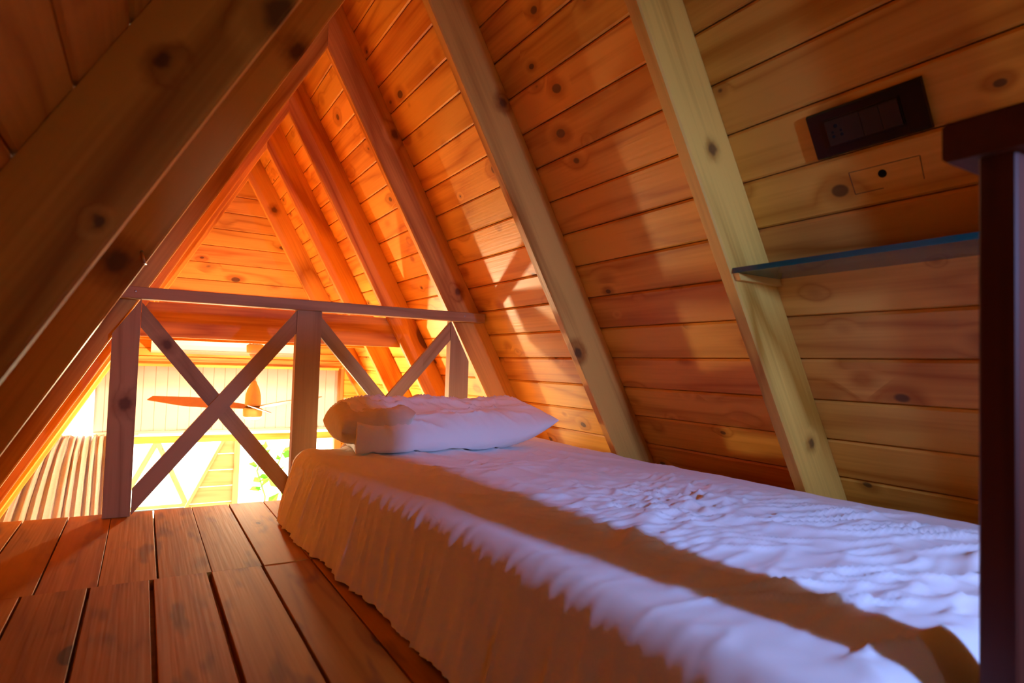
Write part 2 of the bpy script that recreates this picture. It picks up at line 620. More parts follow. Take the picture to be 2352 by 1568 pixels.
upper = wall_poly('upper_blocker', [[(0.110, 0.745), (0.130, 0.745), (0.130, 1.48), (0.110, 1.48)]], YN + 0.001, 0.65, M['gable'], wp)  # added blocker: keeps the near light off the upper left rafters


# ---------------------------------------------------------------- rafters
def rafter(side, y, u0, label, group, mat, tw=TW, d=DR):
    """prism along the slope, mitred on the ridge; local X up the slope, local Z into the room"""
    ui = (W - d * SA) / CA
    c = 0.0035
    if side == 'R':
        ya, yb = 0, tw
        mw = frame(R_(0, y), (-CA, 0, SA), NIN_R)
    else:
        ya, yb = -tw, 0
        mw = frame(L_(0, y), (CA, 0, SA), NIN_L)
    prof = [(ya, 0.0008), (yb, 0.0008), (yb, d - c), (yb - c, d), (ya + c, d), (ya, d - c)]

    def ue(zz):
        return UMAX + (ui - UMAX) * zz / d - 0.0006

    def us(zz):            # cut level with the floor
        return u0 + zz * CA / SA
    v = [(us(zz), yy, zz) for yy, zz in prof] + [(ue(zz), yy, zz) for yy, zz in prof]
    n = 6
    f = [tuple(range(n))[::-1], tuple(range(n, 2 * n))] + [(i, (i + 1) % n, n + (i + 1) % n, n + i) for i in range(n)]
    o = mesh('rafter', v, f, mat)
    o.matrix_basis = mw
    tag(o, label, 'rafter', group)
    return o


def rk(side, y, x, z, r):
    """a knot given in world x, z on the near face of a rafter -> local coordinates"""
    if side == 'R':
        mw = frame(R_(0, y), (-CA, 0, SA), NIN_R)
    else:
        mw = frame(L_(0, y), (CA, 0, SA), NIN_L)
    p = mw.inverted() @ Vector((x, y, z))
    return (p.x, p.y, p.z, r)


GR = 'paired pine rafters of the A-frame'
rl = {4: 'rafter on the right slope beside the dark upright, outside the picture',
      3: 'broad pale pine rafter on the right slope beside the end of the glass shelf',
      2: 'pine rafter on the right slope behind the middle of the bed',
      1: 'pine rafter on the right slope where the top rail ends',
      0: 'orange-lit rafter on the right slope just beyond the railing',
      -1: 'second rafter beyond the railing on the right slope',
      -2: 'farthest rafter on the right slope beside the gable boards'}
ll = {4: 'rafter on the left slope next to the camera, outside the picture',
      3: 'large dark rafter crossing the top left corner, nearest the camera',
      2: 'dark rafter on the left slope with the metal hook on its edge',
      1: 'rafter on the left slope that carries the rail end and left post',
      0: 'orange-lit rafter on the left slope just beyond the railing',
      -1: 'second rafter beyond the railing on the left slope',
      -2: 'farthest rafter on the left slope, next to the curtain'}
kn = {('R', 3): [(0.427, 0.883, .010), (0.746, 0.313, .010)], ('R', 2): [(0.307, 1.163, .012), (0.579, 0.503, .014)],
      ('R', 1): [(0.249, 1.277, .016), (0.52, 0.733, .013)], ('R', -2): [(0.151, 1.362, .016)],
      ('L', 2): [(-0.541, 0.638, .021), (-0.224, 1.148, .018)], ('L', 3): [(-0.359, 0.892, .022), (-0.484, 0.797, .010), (-0.539, 0.602, .006)]}
for k, y in RY.items():
    for s in 'RL':
        kk = kn.get((s, k))
        mt = beam_mat('pine_rafter_%s%d' % (s, k), [rk(s, y, x, z, r) for x, z, r in kk]) if kk else M['beam']
        rafter(s, y, 0.004 if k > 0 else (UB + 0.02), (rl if s == 'R' else ll)[k], GR, mt)

# collar ties between the rafters beyond the loft
for i, (y, z0, z1, lab) in enumerate(((0.649 + TW + 0.001, 0.533, 0.668, 'wide orange collar beam crossing above the ceiling fan, nearer one'),
                                      (1.196 + TW + 0.001, 0.535, 0.672, 'collar beam half hidden behind the nearer collar beam'))):
    x1 = hw(z1) - 0.02
    x0b = hw(z0) - 0.02
    v = []
    for yy in (y, y + 0.038):
        v += [(-x0b, yy, z0), (x0b, yy, z0), (x1, yy, z1), (-x1, yy, z1)]
    cz = (z0 + z1) / 2
    v = [(a, b_ - y, c_ - cz) for a, b_, c_ in v]
    o = mesh('collar_beam', v, [(3, 2, 1, 0), (4, 5, 6, 7), (0, 1, 5, 4), (1, 2, 6, 5), (2, 3, 7, 6), (3, 0, 4, 7)], M['beam'])
    o.location = (0, y, cz)
    tag(o, lab, 'beam', 'collar beams')

# ---------------------------------------------------------------- railing at the loft edge
YRL = -0.035
ral = tag(empty('railing', (0, YRL, 0)), 'weathered wooden loft railing with crossed braces at the edge', 'railing')
railm = M['rail']
p1m = wood('weathered_pine_post', (0.42, 0.26, 0.13), (0.26, 0.14, 0.06), knot=0.0, rough=0.6, ring=9, knots=[(-0.0 + 0.0, 0.006, 0.0, 0.0001)])
DP = 0.034                        # depth of rail, posts and braces


def post(xa, xb, ztop_a, ztop_b, mat):
    cx, hwid = (xa + xb) / 2, (xb - xa) / 2
    # local X is up
    prof = [(-hwid, ztop_a), (hwid, ztop_b)]
    v = []
    for yy in (0, DP):
        v += [(0.0, -hwid, yy), (0.0, hwid, yy), (ztop_b, hwid, yy), (ztop_a, -hwid, yy)]
    # swap to local axes: x up, y right, z toward the room (-Y world)
    v = [(a, b_, -c_) for a, b_, c_ in v]
    o = mesh('post', v, [(0, 1, 2, 3), (7, 6, 5, 4), (0, 4, 5, 1), (1, 5, 6, 2), (2, 6, 7, 3), (3, 7, 4, 0)], mat, ral)
    mw = Matrix(((0, 1, 0, cx), (0, 0, -1, YRL), (1, 0, 0, 0), (0, 0, 0, 1)))
    # handedness: x->Z, y->X, z->-Y is a rotation with det(+1)? fix by flipping if needed
    set_world(o, Matrix(((0, 1, 0, cx), (0, 0, 1, YRL), (1, 0, 0, 0.0008), (0, 0, 0, 1))))
    for vert in o.data.vertices:
        vert.co.z = -vert.co.z
    o.data.flip_normals()
    return o


ZB, ZT = 0.6195, 0.6535
# left post is cut along the rafter; the other two reach the rail
kx = wood('weathered_pine_left_post', (0.42, 0.26, 0.13), (0.26, 0.14, 0.06), knot=0.0, rough=0.6, ring=9, knots=[(0.318, -0.525 + 0.5325, 0.0, 0.016)])
xi = lambda z: -(hw(z) - DR / SA)      # inner plane of the left rafter
post(-0.566, -0.499, 0.516, ZB - 0.001, kx)
post(-0.0666, 0.0115, ZB, ZB, M['rail'])
post(0.480, 0.5574, ZB - 0.001, 0.472, M['rail'])
o = box('top_rail', (-0.59, YRL - 0.012, ZB), (0.615, YRL + 0.033, ZT), M['rail'], ral, c=0.002)
for sx in (-0.515, 0.53):
    s = lathe('screw', [(0.0, 0.0), (0.0035, 0.0), (0.0035, 0.001), (0.0015, 0.0015)], (0, 0, 0), plain('screw_steel', (0.6, 0.6, 0.6), 0.3, metal=1.0) if sx < 0 else bpy.data.materials['screw_steel'], o, seg=10)
    s.matrix_basis = frame((sx - 0.0125, 0, 0), (1, 0, 0), (0, -1, 0)) @ Matrix.Translation((0, 0.0, 0.0))
    s.location = (sx - 0.0125, -0.0225, 0.003)


def brace(x0, z0, x1, z1, y0, y1, w=0.046, mat=None):
    """diagonal clipped by the verticals x0 / x1"""
    d = Vector((x1 - x0, 0, z1 - z0)).normalized()
    L = (Vector((x1, 0, z1)) - Vector((x0, 0, z0))).length
    tanv = d.z / d.x
    # ends cut vertically: shift along d by +-w/2 * tan
    sh = (w / 2) * tanv
    v = []
    for yy in (0, y1 - y0):
        v += [(-sh, -w / 2, yy), (L - sh, -w / 2, yy), (L + sh, w / 2, yy), (sh, w / 2, yy)]
    mw = frame((x0, y0, z0), d, Vector((0, -1, 0)))
    # frame(): local y = z cross x = (0,-1,0) x d  -> (-d.z, 0, d.x): perpendicular, upward
    v = [(a, b_, -c_) for a, b_, c_ in v]
    o = mesh('brace', v, [(0, 1, 2, 3), (7, 6, 5, 4), (0, 4, 5, 1), (1, 5, 6, 2), (2, 6, 7, 3), (3, 7, 4, 0)], mat or M['rail'], ral)
    set_world(o, mw)
    return o


ya, yb = YRL + 0.001, YRL + DP - 0.001
ym = (ya + yb) / 2
# first bay: rising brace lies in front, falling brace behind (halved together)
brace(-0.4975, 0.040, -0.068, 0.580, ya, ym - 0.0005, 0.046)
brace(-0.4975, 0.575, -0.068, 0.045, ym + 0.0005, yb, 0.046, wood('weathered_pine_brace', (0.42, 0.26, 0.13), (0.26, 0.14, 0.06), knot=0.0, rough=0.6, ring=8, knots=[(0.108, 0.0, 0.0, 0.014)]))
brace(0.013, 0.040, 0.478, 0.580, ya, ym - 0.0005, 0.044)
brace(0.013, 0.572, 0.478, 0.045, ym + 0.0005, yb, 0.044)

# metal hook on the second left rafter
hk = tube('metal_hook', [(-0.500, -0.683, 0.662), (-0.499, -0.692, 0.656), (-0.497, -0.697, 0.648), (-0.4945, -0.697, 0.640), (-0.4925, -0.690, 0.638)], 0.0028,
          bpy.data.materials['screw_steel'])
tag(hk, 'small bent steel hook on the dark left rafter', 'hook')

# ---------------------------------------------------------------- bed: mattress and sheet
M['sheet'], nt, b = new_mat('white_cotton')
g = NG(nt)
n = g.n('ShaderNodeTexNoise')
n.inputs['Scale'].default_value = 900
g.l(g.n('ShaderNodeTexCoord').outputs['Object'], n.inputs['Vector'])
bp = g.n('ShaderNodeBump')
bp.inputs['Strength'].default_value = 0.05
g.l(n.outputs['Fac'], bp.inputs['Height'])
g.l(bp.outputs[0], b.inputs['Normal'])
b.inputs['Base Color'].default_value = (0.88, 0.86, 0.86, 1)
b.inputs['Roughness'].default_value = 0.85
b.inputs['Specular IOR Level'].default_value = 0.15
b.inputs['Sheen Weight'].default_value = 0.2

BX0, BX1, BY0, BY1 = -0.010, 0.690, -1.800, -0.250
ZTOP = 0.207
bed = tag(empty('bed', ((BX0 + BX1) / 2, (BY0 + BY1) / 2, 0)), 'low mattress bed on the floor under a wrinkled white sheet', 'bed')


def fbm(x, y, z=0.0):
    return noise.noise(Vector((x, y, z)))


def ridged(x, y, z=0.0):
    return 1 - abs(noise.noise(Vector((x, y, z)))) * 2


def sheet_surface():
    mg = 0.255                      # cloth hanging past the edge
    step = 0.0048
    nx = int((BX1 - BX0 + 2 * mg) / step)
    ny = int((BY1 - BY0 + 2 * mg) / step)
    r = 0.045
    verts, faces = [], []
    for j in range(ny + 1):
        q = BY0 - mg + (BY1 - BY0 + 2 * mg) * j / ny
        for i in range(nx + 1):
            p = BX0 - mg + (BX1 - BX0 + 2 * mg) * i / nx
            dx = BX0 - p if p < BX0 else (p - BX1 if p > BX1 else 0)
            dy = BY0 - q if q < BY0 else (q - BY1 if q > BY1 else 0)
            cx, cy = min(max(p, BX0), BX1), min(max(q, BY0), BY1)
            sx = -1 if p < BX0 else 1
            sy = -1 if q < BY0 else 1
            de = max(dx, dy)
            # soft crown of the mattress
            ex = min(cx - BX0, BX1 - cx)
            zt_ = ZTOP + 0.010 * (cx - BX0) / (BX1 - BX0) + 0.006 * math.sin(cy * 3.1 + 1) * (cx / 0.7) - 0.010 * math.exp(-(BY1 - cy) / 0.10)
            # wrinkles on top
            wx, wy = cx, cy
            qx = wx + 0.05 * fbm(wx * 3, wy * 2.4, 11.0)
            qy = wy + 0.08 * fbm(wx * 3.4, wy * 2.8, 17.0)
            near = max(0.0, min(1.0, (-0.90 - wy) / 0.40))
            wl1 = max(0, ridged(qx * 13 + qy * 2.6, qy * 2.0 - qx * 1.0, 3.1)) ** 3
            wl2 = max(0, ridged(qy * 25 + qx * 10, qx * 6 - qy * 2, 7.7)) ** 3
            wl3 = fbm(qy * 22 + qx * 7, qx * 8, 1.3)
            wl4 = max(0, ridged(qy * 36 - qx * 5, qx * 7, 9.4)) ** 2
            wl5 = max(0, ridged(qx * 20 + qy * 18, qy * 9 - qx * 9, 13.4)) ** 3
            mod = max(0, min(1, 0.45 + 1.6 * fbm(wx * 2.3 + 4, wy * 1.9, 5.5)))
            mod2 = max(0, min(1, 0.5 + 1.8 * fbm(wx * 3.3 + 9, wy * 2.6, 8.5)))
            crump = math.exp(-((wx - 0.33) / 0.20) ** 2 - ((wy + 1.22) / 0.22) ** 2) + 0.7 * math.exp(-((wx - 0.30) / 0.25) ** 2 - ((wy + 0.78) / 0.16) ** 2)
            # one long fold running out of the crumple to the left edge
            fx, fy = 0.33 - wx, -1.27 - wy
            fd = (fx * 0.604 - fy * 0.797)
            fold = 0.006 * math.exp(-(fd / 0.020) ** 2) * max(0.0, min(1.0, (fx + 0.03) / 0.08)) * max(0.0, min(1.0, (wx - 0.03) / 0.10))
            redge = max(0.0, min(1.0, (BX1 - wx) / 0.12)) * (0.25 + 0.75 * max(0.0, min(1.0, (wx - BX0 - 0.02) / 0.12)))
            wz = (0.0100 * wl1 * (1 - 0.5 * near) * (0.4 + 0.6 * redge) + 0.0105 * wl2 * near * (0.35 + mod) * redge + 0.0014 * wl3
                  + 0.0042 * wl4 * (0.25 + near) * (0.3 + mod2) * redge + 0.008 * wl5 * crump + fold)
            bil = 0.004 * fbm(wx * 5, wy * 4, 2.2)
            if de <= 0:
                x, y, z = p, q, zt_ + wz + bil
            else:
                nn = math.hypot(dx, dy)
                ux, uy = (dx / nn * sx, dy / nn * sy)
                if de < r * math.pi / 2:
                    h = r * math.sin(de / r)
                    v = r * (1 - math.cos(de / r))
                else:
                    e = de - r * math.pi / 2
                    h = r + e * 0.22
                    v = r + e * 0.985
                drop = max(0.0, v)
                # perimeter coordinate for the pleats
                per = cy if dx >= dy else cx
                if dx > 0 and dy > 0:
                    per = cy + math.atan2(dy, dx) * 0.10 * sy
                amt = max(0.0, min(1.0, (de - 0.03) / 0.14))
                lean = per + 0.10 * drop * math.sin(per * 5)
                f1 = ridged(lean * 13, drop * 2.0, 4.4) ** 2
                f2 = ridged(lean * 27 + 3, drop * 3.5, 8.1) ** 3
                f3 = fbm(lean * 5, drop * 1.5, 6.0)
                pl = amt * (0.007 * f1 + 0.007 * f2 + 0.014 * f3 - 0.004)
                f4 = fbm(per * 48, de * 5, 2.9)
                pl += 0.0022 * f4 * math.exp(-((de - 0.05) / 0.05) ** 2)
                if sx > 0 and dx > 0:
                    pl *= 0.2
                    h = min(h, 0.05)
                if sy < 0 and dy > 0:
                    pl *= 0.05
                    h = min(h, 0.048)
                fade = math.exp(-(de / 0.03) ** 2)
                x = cx + ux * (h + pl)
                y = cy + uy * (h + pl)
                z = zt_ - v + (wz + bil) * fade
                hem = 0.006 + 0.012 * max(0, fbm(per * 7, 1.0, 0.5) + 0.2)
                if z < hem:
                    # the surplus cloth lies on the floor
                    ov = hem - z
                    z = hem - min(ov, 0.010) * 0.25
                    x += ux * min(ov, 0.035) * -0.25
                    y += uy * min(ov, 0.035) * -0.25
            bt = max(0.0, min(1.0, (y + 1.30) / 0.95))
            x -= 0.050 * bt * bt * (3 - 2 * bt) * max(0.0, min(1.0, (0.6 - x) / 0.6))
            verts.append((x, y, max(z, 0.003)))
    for j in range(ny):
        for i in range(nx):
            a = j * (nx + 1) + i
            faces.append((a, a + 1, a + nx + 2, a + nx + 1))
    return verts, faces


v, f = sheet_surface()
cx_, cy_ = bed.location.x, bed.location.y
sh = mesh('sheet', [(x - cx_, y - cy_, z) for x, y, z in v], f, M['sheet'], bed, smooth=True)
sh['label'] = 'wrinkled white sheet hanging in folds to the floor'
me = prism_mesh('mattress', rect_prof(BX0 - 0.02 - cx_, BX1 + 0.02 - cx_, 0.004, ZTOP - 0.035, 0.03), BY0 - 0.02 - cy_, BY1 + 0.02 - cy_)
o = link('mattress', me, plain('mattress_ticking', (0.7, 0.68, 0.62), 0.9), bed)
o.matrix_basis = Matrix(((0, 1, 0, 0), (1, 0, 0, 0), (0, 0, 1, 0), (0, 0, 0, 1)))
o.data.flip_normals()

# ---------------------------------------------------------------- pillow
def pillow_mesh(name, a, bb, T, seed, nu=110, nv=64, wr=1.0, pinch=0.06, blunt=False):
    v, f = [], []
    for side in (1, -1):
        for j in range(nv + 1):
            t = math.sin((-1 + 2 * j / nv) * math.pi / 2)
            for i in range(nu + 1):
                s = math.sin((-1 + 2 * i / nu) * math.pi / 2)
                # corners stay out, edges pull in
                x = a * s * (1 - pinch * (1 - t * t) * abs(s) ** 3)
                y = bb * t * (1 - pinch * 1.2 * (1 - s * s) * abs(t) ** 3)
                ps = (400.0 if blunt == 'open' else 7.0) if (blunt and s < 0) else 2.6
                h = max(0.0, (1 - abs(s) ** ps)) ** 0.5 * max(0.0, 1 - abs(t) ** 3.0) ** 0.5
                w1 = ridged(s * 2.6 + t * 3.5, t * 1.2 - s * .8, seed) ** 3 * 0.011 * wr
                w2 = ridged(s * 7 + 2 + t * 2, t * 2.2 + s, seed + 3) ** 4 * 0.006 * wr
                w3 = fbm(s * 1.6, t * 1.3, seed + 9) * 0.022
                z = side * T * h * (1.0 if side > 0 else 0.80) + (w1 + w2 + w3) * h * side * (1 if side > 0 else 0.3)
                # the tip end curls up a little
                z += 0.050 * max(0, s) ** 4 * (1 if blunt else 0)
                v.append((x, y, z))
        n = (nu + 1) * (nv + 1)
        b0 = 0 if side > 0 else n
        for j in range(nv):
            for i in range(nu):
                q = b0 + j * (nu + 1) + i
                f.append((q, q + 1, q + nu + 2, q + nu + 1))
    me = bpy.data.meshes.new(name)
    me.from_pydata(v, [], f)
    bm = bmesh.new()
    bm.from_mesh(me)
    bmesh.ops.remove_doubles(bm, verts=bm.verts, dist=0.0003)
    bmesh.ops.recalc_face_normals(bm, faces=bm.faces)
    bm.to_mesh(me)
    bm.free()
    for p in me.polygons:
        p.use_smooth = True
    return me


pil = tag(empty('pillow', (0.305, -0.350, 0.212)), 'plump white pillow lying at the far end of the bed', 'pillow')
pil.rotation_euler = (0, 0, math.radians(-6))
pc = link('pillowcase', pillow_mesh('pillowcase', 0.300, 0.195, 0.070, 2.3, nu=150, nv=80, wr=1.25, blunt='open'), M['sheet'], pil)
pc.location = (0.01, 0, 0.056)
pc.rotation_euler = (math.radians(7), math.radians(-1.5), 0)
pi_ = link('pillow_insert', pillow_mesh('pillow_insert', 0.10, 0.172, 0.058, 2.3, 50, 40, 0.6, pinch=-0.02, blunt=True), plain('pillow_ticking', (0.78, 0.74, 0.62), 0.9), pil)
pi_.location = (-0.222, 0.010, 0.060)

# let the pillow settle on the sheet: its underside follows the cloth
from mathutils.bvhtree import BVHTree
bpy.context.view_layer.update()
bt_ = BVHTree.FromPolygons([sh.matrix_world @ q.co for q in sh.data.vertices], [tuple(p.vertices) for p in sh.data.polygons])
for part in (pc, pi_):
    mw = part.matrix_world
    inv = mw.inverted()
    for q in part.data.vertices:
        wp_ = mw @ q.co
        hit = bt_.ray_cast(Vector((wp_.x, wp_.y, 0.6)), Vector((0, 0, -1)))
        if hit[0] is not None and wp_.z < hit[0].z + 0.0045:
            wp_.z = hit[0].z + 0.0045 + (0.0 if part is pc else 0.006)
            q.co = inv @ wp_

# ---------------------------------------------------------------- dark panel with cap at the foot of the bed
dp = tag(empty('dark_post', (0.133, -1.877, 0)), 'dark red wooden post with a flat cap at the foot of the bed', 'post')
box('upright', (0.096, -1.891, 0.0015), (0.178, -1.864, 0.640), M['dark'], dp, axis='z', c=0.002)
box('cap', (0.086, -1.912, 0.640), (0.182, -1.842, 0.673), M['dark'], dp, axis='x', c=0.003)

# ---------------------------------------------------------------- glass shelf on wooden cleats
M['shelf'], nt, b = new_mat('teal_glass')
b.inputs['Base Color'].default_value = (0.02, 0.22, 0.25, 1)
b.inputs['Transmission Weight'].default_value = 0.7
b.inputs['Roughness'].default_value = 0.06
b.inputs['IOR'].default_value = 1.5
g = NG(nt)
n = g.n('ShaderNodeTexNoise')
n.inputs['Scale'].default_value = 12
g.l(n.outputs['Fac'], g.n('ShaderNodeMath').inputs[0])
va = g.n('ShaderNodeVolumeAbsorption')
va.inputs['Color'].default_value = (0.02, 0.42, 0.45, 1)
va.inputs['Density'].default_value = 12
g.l(va.outputs[0], nt.nodes['Material Output'].inputs['Volume'])
ZS0, ZS1 = 0.6515, 0.6615
ys0, ys1 = -1.868, -1.294


def xin(z, off):
    return hw(z) - off / SA


v = []
for yy in (ys0, ys1):
    v += [(xin(ZS0, DR), yy, ZS0), (xin(ZS0, 0.0015), yy, ZS0), (xin(ZS1, 0.0015), yy, ZS1), (xin(ZS0, DR), yy, ZS1)]
cs = Vector((0.55, (ys0 + ys1) / 2, ZS0))
o = mesh('glass_shelf', [Vector(p) - cs for p in v], [(0, 1, 2, 3), (7, 6, 5, 4), (0, 4, 5, 1), (1, 5, 6, 2), (2, 6, 7, 3), (3, 7, 4, 0)], M['shelf'])
o.location = cs
tag(o, 'narrow teal glass shelf fixed under the socket', 'shelf')


def cleat(y0, y1, label):
    c = Vector((0.55, (y0 + y1) / 2, ZS0 - 0.008))
    v = []
    zb, zt2 = ZS0 - 0.0135, ZS0 - 0.0004
    for yy in (y0, y1):
        v += [(xin(zb, DR - 0.002), yy, zb), (xin(zb, 0.002), yy, zb), (xin(zt2, 0.002), yy, zt2), (xin(zt2, DR - 0.002), yy, zt2)]
    o = mesh('shelf_cleat', [Vector(p) - c for p in v], [(0, 1, 2, 3), (7, 6, 5, 4), (0, 4, 5, 1), (1, 5, 6, 2), (2, 6, 7, 3), (3, 7, 4, 0)], M['beam'])
    o.location = c
    tag(o, label, 'cleat')


cleat(-1.3065, -1.2940, 'thin pine cleat under the visible end of the glass shelf')

# ---------------------------------------------------------------- socket and switch plate
sk_blk = plain('black_plastic', (0.006, 0.006, 0.007), 0.22, 0.5, noise_amt=0.02)
sk_brn = plain('bronze_plastic', (0.030, 0.017, 0.010), 0.38, 0.4, noise_amt=0.05)
US0, US1 = 0.835 / SA, 0.903 / SA
uc, yc = (US0 + US1) / 2 + 0.0005, -1.5475
skt = tag(empty('socket_plate'), 'black wall plate with socket and switches above the shelf', 'socket')
skt.matrix_basis = frame(R_(uc, yc), (0, -1, 0), NIN_R)     # local X toward the camera, Y up the slope?, Z into the room


def lbox(name, x0, x1, y0, y1, z0, z1, mat, parent, c=0.001, loc=None):
    me = prism_mesh(name, [(y0 + c, z1), (y0, z1 - c), (y0, z0), (y1, z0), (y1, z1 - c), (y1 - c, z1)], x0, x1)
    return link(name, me, mat, parent)


lbox('plate', -0.091, 0.091, -0.039, 0.039, 0.0005, 0.008, sk_blk, skt, 0.003)
lbox('bezel', -0.064, 0.058, -0.024, 0.024, 0.008, 0.0095, sk_blk, skt, 0.0008)
mod = lbox('socket_module', -0.061, -0.0035, -0.0205, 0.0205, 0.0095, 0.0115, sk_brn, skt)
hole = plain('hole_black', (0.002, 0.002, 0.002), 0.9)
for hx, hy, r in ((-0.044, 0.010, .0034), (-0.051, -0.006, .0028), (-0.037, -0.006, .0028), (-0.051, 0.001, .0022), (-0.037, 0.001, .0022)):
    h = lathe('pin_hole', [(r, 0.0), (r, 0.0004), (r * .7, 0.0002)], (0, 0, 0), hole, mod, seg=12)
    h.matrix_basis = Matrix.Translation((hx, hy, 0.0114))
for a, b_ in ((-0.0025, 0.0265), (0.0275, 0.0555)):
    lbox('switch_rocker', a, b_, -0.0205, 0.0205, 0.0095, 0.0120, sk_brn, skt)

# pencilled rectangle and drilled hole on the board below the plate
pen = plain('pencil_grey', (0.16, 0.09, 0.04), 0.8)
pts = [(0.805, -1.497), (0.804, -1.609), (0.771, -1.607), (0.771, -1.498)]
for i in range(4):
    (za, y0), (zb, y1) = pts[i], pts[(i + 1) % 4]
    if i == 2:
        y0, za = -1.545, 0.771
    if i == 1:
        pass
    P0, P1 = R_(za / SA, y0, 0.0003), R_(zb / SA, y1, 0.0003)
    me = prism_mesh('pencil_line', [(-0.0005, -0.0002), (0.0005, -0.0002), (0.0005, 0.0002), (-0.0005, 0.0002)], 0, (P1 - P0).length)
    o = link('pencil_line', me, pen, wr)
    o.matrix_basis = frame(P0, P1 - P0, NIN_R)
h = lathe('drilled_hole', [(0.0068, 0.0), (0.0068, 0.0004), (0.004, 0.0002)], (0, 0, 0), hole, wr, seg=20)
h.matrix_basis = frame(R_(0.792 / SA, -1.549, 0.0001), (0, 1, 0), NIN_R)

# ---------------------------------------------------------------- hall: fan, air conditioner, blind, curtain
M['white'] = plain('white_plastic', (0.80, 0.79, 0.77), 0.4, 0.4, noise_amt=0.02)
M['cream'] = plain('cream_metal', (0.84, 0.70, 0.52), 0.4, 0.4, noise_amt=0.02)
FX, FY = 0.0, 1.262
fan = tag(empty('ceiling_fan', (FX, FY, 0.16)), 'cream ceiling fan with slim blades hanging from the collar beam', 'fan')
lathe('canopy', [(0.030, 0.0), (0.042, 0.006), (0.043, 0.042), (0.030, 0.050)][::1], (FX, FY, 0.483), M['white'], fan)
lathe('canopy_cone', [(0.012, 0.0), (0.030, 0.034)], (FX, FY, 0.449), M['white'], fan)
lathe('down_rod', [(0.008, 0.0), (0.008, 0.12)], (FX, FY, 0.335), M['cream'], fan, seg=16)
lathe('motor_housing', [(0.037, 0.0), (0.038, 0.012), (0.036, 0.050), (0.030, 0.078), (0.016, 0.108), (0.012, 0.122)], (FX, FY, 0.222), M['cream'], fan)
lathe('hub', [(0.030, 0.0), (0.034, 0.003), (0.034, 0.010), (0.030, 0.013)], (FX, FY, 0.209), plain('bronze', (0.10, 0.06, 0.03), 0.5), fan)
lens, nt, b = new_mat('lamp_diffuser')
b.inputs['Base Color'].default_value = (0.9, 0.85, 0.75, 1)
b.inputs['Emission Color'].default_value = (1.0, 0.80, 0.52, 1)
b.inputs['Emission Strength'].default_value = 9
lathe('lamp_shade', [(0.040, 0.0), (0.045, 0.004), (0.046, 0.040), (0.040, 0.046)], (FX, FY, 0.163), M['cream'], fan)
lathe('lamp_lens', [(0.020, 0.0), (0.034, 0.003), (0.039, 0.010)], (FX, FY, 0.152), lens, fan)
blade_m = plain('walnut_blade', (0.50, 0.27, 0.12), 0.5)
for ang, dz in ((147, 0.028), (40, 0.026), (267, 0.022)):
    t = math.radians(ang)
    v, f = [], []
    n = 14
    for i in range(n + 1):
        s = i / n
        rr = 0.035 + 0.50 * s
        w = 0.020 + 0.030 * math.sin(min(1, s * 1.6) * math.pi / 2) - 0.028 * max(0, s - 0.6) / 0.4
        for zz in (0.002, -0.002):
            for q in (-1, 1):
                v.append((rr, q * w, dz * s + zz + -q * w * 0.36))
    for i in range(n):
        b0 = i * 4
        for (p, q) in ((0, 1), (1, 3), (3, 2), (2, 0)):
            f.append((b0 + p, b0 + q, b0 + 4 + q, b0 + 4 + p))
    f += [(0, 1, 3, 2), (4 * n, 4 * n + 2, 4 * n + 3, 4 * n + 1)]
    o = mesh('blade', v, f, blade_m, fan, smooth=False)
    o.matrix_basis = Matrix.Translation((0, 0, 0.0545)) @ Matrix.Rotation(t, 4, 'Z')
wire = plain('wire_black', (0.02, 0.015, 0.012), 0.6)
for dx in (-0.028, -0.012, 0.006, 0.018):
    tube('wire', [(dx, 0.002, 0.373), (dx + 0.006, 0.0, 0.385), (dx + 0.004, -0.004, 0.392)], 0.0016, wire, fan, seg=6)
lamp('fan_lamp', 'POINT', (FX, FY, 0.135), 92.0, (1.0, 0.77, 0.45), shadow_soft_size=0.035)

ac = tag(empty('air_conditioner', (-0.03, YF - 0.1, 0.48)), 'white split air conditioner on the far gable wall', 'air conditioner')
AX0, AX1 = -0.45, 0.46
me = prism_mesh('body', [(0.0, 0.0), (-0.13, 0.012), (-0.185, 0.05), (-0.195, 0.10), (-0.19, 0.25), (-0.16, 0.285), (0.0, 0.29)], AX0, AX1)
o = link('body', me, M['white'], ac)
set_world(o, Matrix.Translation((0, YF - 0.001, 0.478)))
me = prism_mesh('louvre', [(-0.150, 0.0205), (-0.060, 0.002), (-0.060, -0.002), (-0.151, 0.0165)], AX0 + 0.10, AX1 - 0.06)
o = link('louvre', me, plain('louvre_grey', (0.45, 0.42, 0.40), 0.5), ac)
set_world(o, Matrix.Translation((0, YF - 0.001, 0.478)))
me = prism_mesh('front_seam', [(-0.1965, 0.118), (-0.1965, 0.121), (-0.190, 0.121), (-0.190, 0.118)], AX0 + 0.01, AX1 - 0.01)
o = link('front_seam', me, bpy.data.materials['louvre_grey'], ac)
set_world(o, Matrix.Translation((0, YF - 0.001, 0.478)))

